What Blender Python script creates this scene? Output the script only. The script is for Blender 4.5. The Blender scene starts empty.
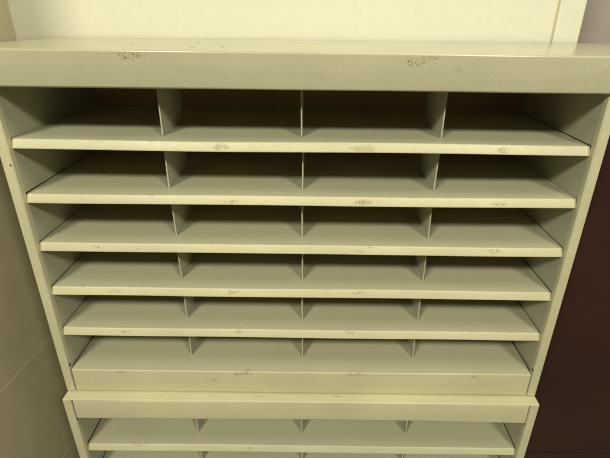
import bpy, bmesh, math, random
from mathutils import Vector, Matrix, noise
random.seed(7)
S = bpy.context.scene
C = S.collection

# ------------------------------------------------------------------ materials
def new_mat(name):
    m = bpy.data.materials.new(name); m.use_nodes = True
    nt = m.node_tree; nt.nodes.clear()
    out = nt.nodes.new('ShaderNodeOutputMaterial'); b = nt.nodes.new('ShaderNodeBsdfPrincipled')
    nt.links.new(b.outputs[0], out.inputs[0])
    return m, nt, b
def N(nt, t, **k):
    n = nt.nodes.new(t)
    for a, v in k.items():
        if a in n.inputs.keys() if hasattr(n.inputs, 'keys') else False: n.inputs[a].default_value = v
        else: setattr(n, a, v)
    return n
def val(nt, x, sock):
    if isinstance(x, (int, float)): sock.default_value = x
    else: nt.links.new(x, sock)
def math_(nt, op, a, b=0.0, clamp=False):
    n = nt.nodes.new('ShaderNodeMath'); n.operation = op; n.use_clamp = clamp
    val(nt, a, n.inputs[0]); val(nt, b, n.inputs[1]); return n.outputs[0]
def noise_(nt, vec, scale, detail=4, rough=.55):
    n = nt.nodes.new('ShaderNodeTexNoise'); n.inputs['Scale'].default_value = scale
    n.inputs['Detail'].default_value = detail; n.inputs['Roughness'].default_value = rough
    nt.links.new(vec, n.inputs['Vector']); return n.outputs['Fac']
def ramp(nt, fac, lo, hi):
    n = nt.nodes.new('ShaderNodeMapRange'); n.inputs['From Min'].default_value = lo; n.inputs['From Max'].default_value = hi
    n.clamp = True; nt.links.new(fac, n.inputs['Value']); return n.outputs['Result']
def mix(nt, f, a, b):
    n = nt.nodes.new('ShaderNodeMix'); n.data_type = 'RGBA'
    val(nt, f, n.inputs[0])
    for s, c in ((n.inputs[6], a), (n.inputs[7], b)):
        if isinstance(c, tuple): s.default_value = (*c, 1)
        else: nt.links.new(c, s)
    return n.outputs[2]

PUTTY = (.60, .568, .365)
PUTTY_SHADE = (.50, .492, .375)      # putty greyed and darkened: the shade on the inner sheets is painted in
def paint(name, base=PUTTY, rough=.42, spots=(), var=.05, bump=.25, up_shade=0.0):
    """enamelled sheet metal: mottled putty paint, orange peel, label residue and rust specks at the given places"""
    m, nt, b = new_mat(name)
    pos = nt.nodes.new('ShaderNodeNewGeometry').outputs['Position']
    n1 = noise_(nt, pos, 5.0, 3); n2 = noise_(nt, pos, 60.0, 5, .7)
    dark = tuple(c*(1-var*2.2) for c in base); lite = tuple(min(1, c*(1+var)) for c in base)
    col = mix(nt, ramp(nt, n1, .3, .7), dark, lite)
    col = mix(nt, math_(nt, 'MULTIPLY', ramp(nt, n2, .45, .75), .16), col, (base[0]*.8, base[1]*.76, base[2]*.65))
    g = noise_(nt, pos, 520, 2, .6)
    col = mix(nt, math_(nt, 'MULTIPLY', ramp(nt, g, .42, .70), .24), col, tuple(c*.62 for c in base))
    # faint rubbed streaks running along the sheet
    mp = nt.nodes.new('ShaderNodeMapping'); mp.inputs['Scale'].default_value = (3.5, 30, 60); nt.links.new(pos, mp.inputs[0])
    st = noise_(nt, mp.outputs[0], 1.0, 5, .65)
    col = mix(nt, math_(nt, 'MULTIPLY', ramp(nt, st, .52, .72), .20), col, (base[0]*.80, base[1]*.76, base[2]*.62))
    col = mix(nt, math_(nt, 'MULTIPLY', ramp(nt, st, .46, .26), .16), col, tuple(min(1, c*1.14) for c in base))
    if up_shade:             # upward faces greyed, painting in the weaker light they get
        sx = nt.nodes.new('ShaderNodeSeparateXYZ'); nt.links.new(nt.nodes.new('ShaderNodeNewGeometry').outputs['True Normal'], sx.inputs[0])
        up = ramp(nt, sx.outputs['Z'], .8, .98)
        col = mix(nt, math_(nt, 'MULTIPLY', up, math_(nt, 'ADD', math_(nt, 'MULTIPLY', n1, .3), up_shade)), col, (.30, .30, .245))
    # sparse pinhole chips everywhere
    v = nt.nodes.new('ShaderNodeTexVoronoi'); v.inputs['Scale'].default_value = 22; nt.links.new(pos, v.inputs['Vector'])
    cellr = nt.nodes.new('ShaderNodeSeparateColor'); nt.links.new(v.outputs['Color'], cellr.inputs[0])
    chip = math_(nt, 'MULTIPLY', math_(nt, 'LESS_THAN', v.outputs['Distance'], .028), math_(nt, 'GREATER_THAN', cellr.outputs[0], .80))
    col = mix(nt, math_(nt, 'MULTIPLY', chip, .75), col, (.10, .075, .04))
    if spots:
        mk = {}
        nz = noise_(nt, pos, 330, 6, .82)
        wn = nt.nodes.new('ShaderNodeTexNoise'); wn.inputs['Scale'].default_value = 70; wn.inputs['Detail'].default_value = 3
        nt.links.new(pos, wn.inputs['Vector'])
        w1 = nt.nodes.new('ShaderNodeVectorMath'); w1.operation = 'SUBTRACT'; nt.links.new(wn.outputs['Color'], w1.inputs[0]); w1.inputs[1].default_value = (.5, .5, .5)
        w2 = nt.nodes.new('ShaderNodeVectorMath'); w2.operation = 'MULTIPLY'; nt.links.new(w1.outputs[0], w2.inputs[0]); w2.inputs[1].default_value = (.05, .0, .011)
        w3 = nt.nodes.new('ShaderNodeVectorMath'); w3.operation = 'ADD'; nt.links.new(w2.outputs[0], w3.inputs[0]); nt.links.new(pos, w3.inputs[1])
        for (x, y, z, rx, ry, rz, kind) in spots:
            src = pos if kind == 'hole' else w3.outputs[0]
            s = nt.nodes.new('ShaderNodeVectorMath'); s.operation = 'SUBTRACT'; nt.links.new(src, s.inputs[0]); s.inputs[1].default_value = (x, y, z)
            d = nt.nodes.new('ShaderNodeVectorMath'); d.operation = 'DIVIDE'; nt.links.new(s.outputs[0], d.inputs[0]); d.inputs[1].default_value = (rx, ry, rz)
            l = nt.nodes.new('ShaderNodeVectorMath'); l.operation = 'LENGTH'; nt.links.new(d.outputs[0], l.inputs[0])
            f = math_(nt, 'SUBTRACT', 1.0, l.outputs['Value'], True)
            mk[kind] = f if kind not in mk else math_(nt, 'MAXIMUM', mk[kind], f)
        if 'tan' in mk:      # old glue: brownish, soft
            f = ramp(nt, math_(nt, 'ADD', mk['tan'], math_(nt, 'MULTIPLY', nz, .5)), .42, .62)
            col = mix(nt, math_(nt, 'MULTIPLY', f, .40), col, (.38, .28, .12))
        if 'scuff' in mk:
            f = ramp(nt, math_(nt, 'ADD', math_(nt, 'MULTIPLY', math_(nt, 'MINIMUM', mk['scuff'], .4), .8), noise_(nt, pos, 130, 4, .7)), .74, .90)
            col = mix(nt, math_(nt, 'MULTIPLY', f, .22), col, (.34, .27, .12))    # broken specks of torn label and rust
            f = ramp(nt, math_(nt, 'ADD', math_(nt, 'MULTIPLY', math_(nt, 'MINIMUM', mk['scuff'], .55), .36), nz), .725, .765)
            col = mix(nt, math_(nt, 'MULTIPLY', f, .8), col, (.12, .09, .035))
        if 'hole' in mk:
            f = ramp(nt, mk['hole'], .02, .12)
            col = mix(nt, f, col, (.02, .016, .01))
    nt.links.new(col, b.inputs['Base Color'])
    b.inputs['Roughness'].default_value = rough
    nt.links.new(ramp_to(nt, n2, rough-bump*.2, rough+bump*.35), b.inputs['Roughness'])
    bp = nt.nodes.new('ShaderNodeBump'); bp.inputs['Strength'].default_value = bump; bp.inputs['Distance'].default_value = .0006
    nt.links.new(noise_(nt, pos, 260, 3), bp.inputs['Height']); nt.links.new(bp.outputs[0], b.inputs['Normal'])
    return m
def ramp_to(nt, fac, a, b_):
    n = nt.nodes.new('ShaderNodeMapRange'); n.inputs['From Min'].default_value = .3; n.inputs['From Max'].default_value = .7
    n.inputs['To Min'].default_value = a; n.inputs['To Max'].default_value = b_; nt.links.new(fac, n.inputs['Value']); return n.outputs['Result']
def plain(name, base, rough, var=.08, scale=6, fine=120, bump=.2):
    m, nt, b = new_mat(name)
    pos = nt.nodes.new('ShaderNodeNewGeometry').outputs['Position']
    n1 = noise_(nt, pos, scale, 5); n2 = noise_(nt, pos, fine, 4, .7)
    col = mix(nt, ramp(nt, n1, .3, .7), tuple(c*(1-var) for c in base), tuple(min(1, c*(1+var)) for c in base))
    col = mix(nt, math_(nt, 'MULTIPLY', ramp(nt, n2, .4, .75), .2), col, tuple(c*.75 for c in base))
    nt.links.new(col, b.inputs['Base Color']); b.inputs['Roughness'].default_value = rough
    bp = nt.nodes.new('ShaderNodeBump'); bp.inputs['Strength'].default_value = bump; bp.inputs['Distance'].default_value = .0008
    nt.links.new(n2, bp.inputs['Height']); nt.links.new(bp.outputs[0], b.inputs['Normal'])
    return m

M_side = paint('putty_enamel_sides', spots=[(-.4795, -.0143, -.041, .0022, .01, .0022, 'hole'), (.4855, -.0143, .0765, .003, .01, .003, 'hole')]+[(a*.4763, y, z, .004, .004, .0035, 'hole') for a in (-1, 1) for y, z in ((-.0095, -.466), (-.033, -.5925))])
M_div = paint('putty_enamel_rails')
M_in = paint('putty_enamel_inner', PUTTY_SHADE)
M_shelf = paint('putty_enamel_plain_shelf', up_shade=.24)
M_back = plain('brown_hardboard', (.46, .29, .13), .6)
M_cream = plain('cream_wall_paint', (.68, .665, .525), .5, .010, 3, 90, .1)
M_seam = plain('groove_filler', (.50, .45, .27), .6)
M_tan = plain('tan_wall_laminate', (.48, .425, .295), .6, .08, 9, 300, .3)
M_line = plain('pale_wall_joint', (.60, .53, .37), .6)
M_mauve = plain('mauve_grey_paint', (.38, .32, .275), .7, .05)
M_maroon = plain('dark_maroon_laminate', (.036, .0130, .0098), .42, .32, 2.2, 200, .3)
M_floor = plain('floor_tile', (.22, .17, .11), .5, .1)

# ------------------------------------------------------------------ mesh helpers
def finish(name, bm, mat, parent=None, smooth=True):
    bmesh.ops.remove_doubles(bm, verts=bm.verts, dist=1e-6)
    bmesh.ops.recalc_face_normals(bm, faces=bm.faces)
    me = bpy.data.meshes.new(name); bm.to_mesh(me); bm.free()
    me.materials.append(mat)
    if smooth:
        for p in me.polygons: p.use_smooth = True
        me.set_sharp_from_angle(angle=math.radians(35))
    o = bpy.data.objects.new(name, me); C.objects.link(o)
    if parent: o.parent = parent
    return o
def rounded(path, r, n=4):
    out = [Vector(path[0])]
    for i in range(1, len(path)-1):
        p = Vector(path[i]); a = Vector(path[i-1])-p; c = Vector(path[i+1])-p
        rr = min(r, a.length*.45, c.length*.45); a.normalize(); c.normalize()
        for k in range(n+1):
            t = k/n; q0 = p+a*rr; q1 = p+c*rr
            out.append(q0*(1-t)**2 + p*2*t*(1-t) + q1*t*t)
    out.append(Vector(path[-1])); return out
def sheet(bm, path, th, lo, hi, axis, seg=1, r=.0018, wav=0.0, seed=0.0, hitrim=None):
    """bent sheet metal: centre line `path` (2-D) given thickness th, extruded along axis 'x' or 'z'"""
    c = rounded(path, r); n = len(c); L, R = [], []
    for i in range(n):
        t = (c[min(i+1, n-1)]-c[max(i-1, 0)]).normalized(); nn = Vector((-t.y, t.x))
        L.append(c[i]+nn*th/2); R.append(c[i]-nn*th/2)
    loop = L+R[::-1]; rings = []
    for k in range(seg+1):
        s = lo+(hi-lo)*k/seg; ring = []
        for p in loop:
            if axis == 'x': v = Vector((s, p.x, p.y))
            else: v = Vector((p.x, p.y, s))
            if wav:
                a = noise.noise(Vector((s*3+seed, p.y*5, p.x*4)))*wav
                b = noise.noise(Vector((s*3+seed+40, p.y*5, p.x*4)))*wav
                v += Vector((0, b, a)) if axis == 'x' else Vector((a, b, 0))
            ring.append(bm.verts.new(v))
        rings.append(ring)
    m = len(loop)
    for k in range(seg):
        for i in range(m):
            j = (i+1) % m; bm.faces.new((rings[k][i], rings[k][j], rings[k+1][j], rings[k+1][i]))
    for ring in (rings[0], rings[-1]):
        for i in range(n-1):
            bm.faces.new((ring[i], ring[i+1], ring[m-2-i], ring[m-1-i]))
def box(bm, x0, x1, y0, y1, z0, z1, bev=0.0):
    t = bmesh.new(); bmesh.ops.create_cube(t, size=1)
    for v in t.verts: v.co = Vector(((x0+x1)/2+v.co.x*(x1-x0), (y0+y1)/2+v.co.y*(y1-y0), (z0+z1)/2+v.co.z*(z1-z0)))
    if bev: bmesh.ops.bevel(t, geom=t.edges[:], offset=bev, segments=2, affect='EDGES', profile=.5)
    me = bpy.data.meshes.new('tmp'); t.to_mesh(me); t.free(); bm.from_mesh(me); bpy.data.meshes.remove(me)
def empty(name, loc, label, cat, group=None):
    o = bpy.data.objects.new(name, None); C.objects.link(o); o.location = loc; o['label'] = label; o['category'] = cat
    if group: o['group'] = group
    return o
def tag(o, label, cat, group=None):
    o['label'] = label; o['category'] = cat
    if group: o['group'] = group
def keep(parent, o):       # meshes are written in world coordinates: shift them into the parent's frame
    o.data.transform(Matrix.Translation(-Vector(parent.location))); return o

# ------------------------------------------------------------------ the sorters
TH = .0013; XO, XI, LIN, HS = .4945, .4763, .4782, .4757
RAIL = .0527
random.seed(3)
def sorter(label, ztop, zbot, yf, shelves, depth, spots_by_shelf, rail_spots, top_spots):
    """yf: front plane of the flanges; shelves: z of each loose shelf; zbot: underside"""
    root = empty('pigeonhole_sorter', (0, yf, zbot), label, 'sorter', 'stacked pigeonhole sorters')
    y0 = yf+.0143; yb = y0+depth; zb6 = zbot+.0567
    for s in (-1, 1):
        bm = bmesh.new()
        sheet(bm, [(s*(XO-TH/2), yb), (s*(XO-TH/2), yf+TH/2), (s*(XI+TH/2), yf+TH/2), (s*(XI+TH/2), yf+.0125)], TH, zbot+.001, ztop-.0022, 'z', 12, .0022, .0008, s*9)
        # inner liner, slots added just under every shelf to darken the gaps at its ends
        lv = [ztop-.004+.006]+[z for z in shelves]+[zb6, zbot-.003]
        for a, b_ in zip(lv[:-1], lv[1:]):
            sheet(bm, [(s*LIN, y0-.0035), (s*LIN, yb-.002)], TH, b_+.0002, a-.0065, 'z', 3, .001)
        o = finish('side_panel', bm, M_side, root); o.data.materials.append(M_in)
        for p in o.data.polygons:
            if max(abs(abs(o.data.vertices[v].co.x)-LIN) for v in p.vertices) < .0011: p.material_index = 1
        keep(root, o)
    bm = bmesh.new(); box(bm, -LIN+.001, LIN-.001, yb-.0045, yb-.0015, zbot+.004, ztop-.004)
    keep(root, finish('back_panel', bm, M_back, root))
    # top: a full-width sheet whose front edge folds down into a rail set between the flanges
    mt = paint('putty_enamel_top', spots=top_spots) if top_spots else M_div
    bm = bmesh.new()
    sheet(bm, [(yb, ztop-TH/2), (yf+.003, ztop-TH/2), (yf+.0002, ztop-TH/2-.0012)], TH, -XO+.001, XO-.001, 'x', 24, .003, .0006, 3)
    keep(root, finish('top_panel', bm, mt, root))
    bm = bmesh.new()
    sheet(bm, [(yf+.012, ztop-.0035), (yf+.0016, ztop-.0035), (yf+.0005, ztop-RAIL+.0005), (yf+.012, ztop-RAIL+.0005)], TH, -XI+.0031, XI-.0031, 'x', 24, .0022, .0009, 11)
    if ztop < -.3:           # the lower rail has bowed up a little in the middle
        for v in bm.verts:
            if v.co.z < ztop-.03: v.co.z += .0026*(1-(v.co.x/XI)**2)
    keep(root, finish('top_rail', bm, M_div, root))
    zs = list(shelves)+[zb6]
    for k, z in enumerate(shelves):
        bm = bmesh.new()
        sheet(bm, [(yb-.005, z-TH/2), (y0, z-TH/2), (y0-.0056, z-.0150), (y0+.006, z-.0152)], TH, -HS, HS, 'x', 30, .0016, .0018, k*7.3)
        sp = spots_by_shelf.get(k)
        keep(root, finish('shelf', bm, paint('putty_enamel_shelf', spots=sp, up_shade=.24) if sp else M_shelf, root))
    bm = bmesh.new()
    sheet(bm, [(yb-.005, zb6-TH/2), (yf+.0006, zb6-TH/2), (yf+.0006, zbot+.0012), (yf+.02, zbot+.0012)], TH, -XI+.0031, XI-.0031, 'x', 30, .002, .0009, 77)
    keep(root, finish('bottom_shelf', bm, paint('putty_enamel_rail', spots=rail_spots, up_shade=.24) if rail_spots else M_shelf, root))
    first = None
    for k, z in enumerate(zs):
        zt = (ztop-.004) if k == 0 else zs[k-1]-TH-.0006
        for x in (-.238, 0, .238):
            bm = bmesh.new()
            x_ = x+random.uniform(-.0012, .0012); lean = random.uniform(-.0022, .0022)
            zz = z+.0004; cut = .004
            f = y0+.0345; g = y0+.168; t = .0009
            # short sheet with a hemmed front edge
            ring = [(f, zz), (f, zt), (g, zt), (g, zz)]
            for (a0, a1, w) in ((f, f+.006, .0011), (f+.006, g, .0006)):
                vs = []
                for yy, zq in ((a0, zz), (a0, zt), (a1, zt), (a1, zz)):
                    dx = lean*(zq-zz)/(zt-zz)
                    vs.append([bm.verts.new((x_+dx+s*w, yy, zq)) for s in (-1, 1)])
                for i in range(4):
                    j = (i+1) % 4; bm.faces.new((vs[i][0], vs[j][0], vs[j][1], vs[i][1]))
                bm.faces.new([v[0] for v in vs]); bm.faces.new([v[1] for v in vs][::-1])
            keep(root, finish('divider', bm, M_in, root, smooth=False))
    return root

YL = -.0048
def chips(zz, n, y):
    out = []
    for _ in range(n):
        x = random.uniform(-.46, .46); w_ = random.uniform(.004, .016)
        out.append((x, y, zz+random.choice((0, -.001, -.0145))+random.uniform(-.0008, .0008), w_, .02, random.uniform(.0012, .0022), 'scuff'))
    return out
def sp(x, z, rx, rz, kind='scuff', y=YL+.002): return (x, y, z, rx, .02, rz, kind)
upper_spots = {
 0: [sp(-.134, -.0085, .019, .007, 'tan'), sp(-.134, -.009, .018, .006), sp(.105, -.008, .020, .007, 'tan'), sp(.336, -.0081, .024, .006), sp(.325, -.0081, .010, .006)],
 1: [sp(-.380, -.102, .006, .006), sp(-.124, -.105, .020, .006), sp(.1105, -.103, .022, .006), sp(.342, -.103, .024, .006), sp(.112, -.103, .022, .006, 'tan')],
 2: [sp(-.367, -.196, .012, .005), sp(.103, -.199, .011, .004), sp(.349, -.1965, .022, .006), sp(-.30, -.20, .006, .004)],
 3: [sp(-.360, -.291, .015, .006), sp(-.129, -.290, .017, .006), sp(.112, -.289, .018, .006)],
 4: [sp(-.353, -.385, .021, .005), sp(-.125, -.383, .026, .007), sp(.101, -.3835, .015, .006), sp(.363, -.3846, .005, .005), sp(.328, -.3945, .022, .002)],
}
for k_, z_ in enumerate((0, -.0946, -.1895, -.2832, -.3791)): upper_spots[k_] += chips(z_, 5, -.004)
rail_sp = chips(-.4755, 6, -.0143)+[sp(-.374, -.480, .022, .005, y=-.0143), sp(-.308, -.4765, .02, .002, y=-.0143), sp(-.1207, -.481, .028, .007, y=-.0143),
           sp(.1106, -.4805, .026, .007, y=-.0143), sp(.351, -.4835, .014, .007, y=-.0143), sp(.4655, -.519, .008, .003, y=-.0143), sp(-.18, -.50, .012, .008, y=-.0143)]
upper = sorter('upper putty metal sorter with six full rows of compartments, directly under the wide ledge', .1370, -.5322, -.0143,
    [0, -.0946, -.1895, -.2832, -.3791], .3121, upper_spots, rail_sp, None)
zt = -.5342
low_sh = [zt-.1444-.0949*k for k in range(5)]
low_spots = {0: [sp(-.362, -.6715-.010, .016, .006, y=-.028), sp(-.119, -.687, .006, .005, y=-.028), sp(.33, -.686, .006, .004, y=-.028)]}
low_top = [(-.087, -.022, zt, .028, .004, .02, 'scuff'), (.075, -.021, zt, .022, .004, .02, 'scuff'), (-.30, -.024, zt, .01, .004, .02, 'scuff')]
lower = sorter('lower putty metal sorter, cut off below its second shelf, set slightly forward under the other', zt, zt-.1444-.0949*5-.0567, -.0379, low_sh, .312, low_spots, None, low_top)

# ------------------------------------------------------------------ the ledge on top
led_sp = [(-.2549, -.0224, .132, .030, .02, .010, 'scuff'), (.1738, -.0224, .128, .020, .02, .011, 'scuff'), (.19, -.0224, .133, .012, .02, .006, 'scuff'), (.235, -.0224, .118, .012, .02, .006, 'scuff')]
led_sp += [(x, y, .14, .0030, .011, .01, 'hole') for x, y in ((-.2965, .113), (-.2528, .2998), (-.1786, .0555), (-.198, .1812), (-.1301, .0648), (-.0196, .2386), (-.514, .29), (-.49, .27))]
bm = bmesh.new()
sheet(bm, [(.322, .14-TH/2), (-.0224+TH/2, .14-TH/2), (-.0224+TH/2, .0862), (-.012, .0862)], TH, -.620, .70, 'x', 60, .0028, .0012, 21)
for v in bm.verts:           # the old top sags at its left rear corner
    if v.co.y > 0 and v.co.z > .12:
        v.co.z -= .010*max(0, min(1, (-v.co.x-.50)/.12))*min(1, v.co.y/.25)
ledge = finish('metal_ledge', bm, paint('putty_enamel_ledge', (.46, .437, .295), .20, led_sp, .04, .06))
tag(ledge, 'wide putty metal ledge with deep front fascia lying across the upper sorter', 'ledge')

# ------------------------------------------------------------------ surroundings
FL = zt-.1444-.0949*5-.0567-.0005
wall = empty('side_wall', (-.6242, 0, FL), 'tan side wall with thin pale joints, left of the sorters', 'wall')
bm = bmesh.new(); box(bm, -.72, -.6242, -.12, .3292, FL, 1.15); keep(wall, finish('wall_face', bm, M_tan, wall, False))
for z in (-.525, -.853, -.1115, .30, .62):
    bm = bmesh.new(); box(bm, -.630, -.6236, -.119, .3285, z-.0014, z+.0014)
    for v in bm.verts: v.co.z -= (v.co.y+.03)*.055
    keep(wall, finish('joint', bm, M_line, wall, False))
wall['kind'] = 'thing'
cw = empty('cream_wall', (0, .33, FL), 'smooth cream wall panel rising behind the ledge', 'wall')
bm = bmesh.new(); box(bm, -.75, .5262, .33, .37, FL, 1.15, .002); keep(cw, finish('wall_face', bm, M_cream, cw, False))
bm = bmesh.new(); box(bm, .5262, .5300, .3335, .369, FL, 1.15); keep(cw, finish('groove', bm, M_seam, cw, False))
bm = bmesh.new(); box(bm, .5300, .5855, .3285, .369, FL, 1.15, .003); keep(cw, finish('edge_trim', bm, M_cream, cw, False))
cw['kind'] = 'thing'
bm = bmesh.new(); box(bm, .30, 2.2, .62, .70, FL, 1.5)
rw = finish('rear_wall', bm, M_mauve, None, False); rw['kind'] = 'thing'
tag(rw, 'mauve grey wall glimpsed beyond the right edge of the cream panel', 'wall')
cab = empty('dark_cupboard', (.95, .4, FL), 'dark maroon panelled cupboard side in shadow, right of both sorters', 'cupboard')
bm = bmesh.new(); box(bm, .4965, 1.4, .14, .60, FL+.002, .075, .004); keep(cab, finish('carcass', bm, M_maroon, cab, False))
bm = bmesh.new(); box(bm, .4970, 1.3995, .122, .1385, FL+.03, -.8705, .002); keep(cab, finish('lower_door', bm, M_maroon, cab, False))
bm = bmesh.new(); box(bm, .4970, 1.3995, .122, .1385, -.8665, .073, .002); keep(cab, finish('upper_door', bm, M_maroon, cab, False))
bm = bmesh.new(); box(bm, -3, 3, -3, 1.5, FL-.05, FL)
o = finish('floor', bm, M_floor, None, False); o['kind'] = 'structure'

# ------------------------------------------------------------------ light
def area(name, loc, target, sx, sy, power, col):
    d = bpy.data.lights.new(name, 'AREA'); d.shape = 'RECTANGLE'; d.size = sx; d.size_y = sy; d.energy = power; d.color = col
    o = bpy.data.objects.new(name, d); C.objects.link(o); o.location = loc
    o.rotation_euler = (Vector(target)-Vector(loc)).to_track_quat('-Z', 'Y').to_euler(); return o
WARM = (.985, .95, .765)
area('left_ceiling_lamp', (-1.15, -2.5, 1.84), (-.1, 0, -.3), .55, .35, 71, WARM)
area('right_ceiling_lamp', (1.35, -2.5, 1.84), (.1, 0, -.3), .55, .35, 56, WARM)
area('overhead_lamp', (.40, -.50, 1.45), (.0, -.15, 0), 1.2, .3, 13, WARM)
w = bpy.data.worlds.new('World'); S.world = w; w.use_nodes = True
bg = w.node_tree.nodes['Background']; bg.inputs[0].default_value = (1, .97, .90, 1); bg.inputs[1].default_value = .055

# ------------------------------------------------------------------ camera
cx, cy, cz, yaw, pit, rol, f, px, py = .0237, -.7536, .191, -.0016, .4471, .0126, 463.609, 10.2445, 6.9355
R = Vector((math.cos(yaw), math.sin(yaw), 0)); F = Vector((-math.sin(yaw)*math.cos(pit), math.cos(yaw)*math.cos(pit), -math.sin(pit)))
U = R.cross(F); R2 = R*math.cos(rol)+U*math.sin(rol); U2 = R2.cross(F)
cd = bpy.data.cameras.new('camera'); co = bpy.data.objects.new('camera', cd); C.objects.link(co)
mt = Matrix((R2, U2, -F)).transposed().to_4x4(); mt.translation = (cx, cy, cz); co.matrix_world = mt
cd.sensor_width = 36; cd.lens = f/610*36; cd.shift_x = -px/610; cd.shift_y = py/610; cd.clip_start = .02; cd.clip_end = 50
S.camera = co
S.view_settings.view_transform = 'Standard'; S.view_settings.look = 'None'; S.view_settings.exposure = 0; S.view_settings.gamma = 1
S.cycles.filter_width = 1.6
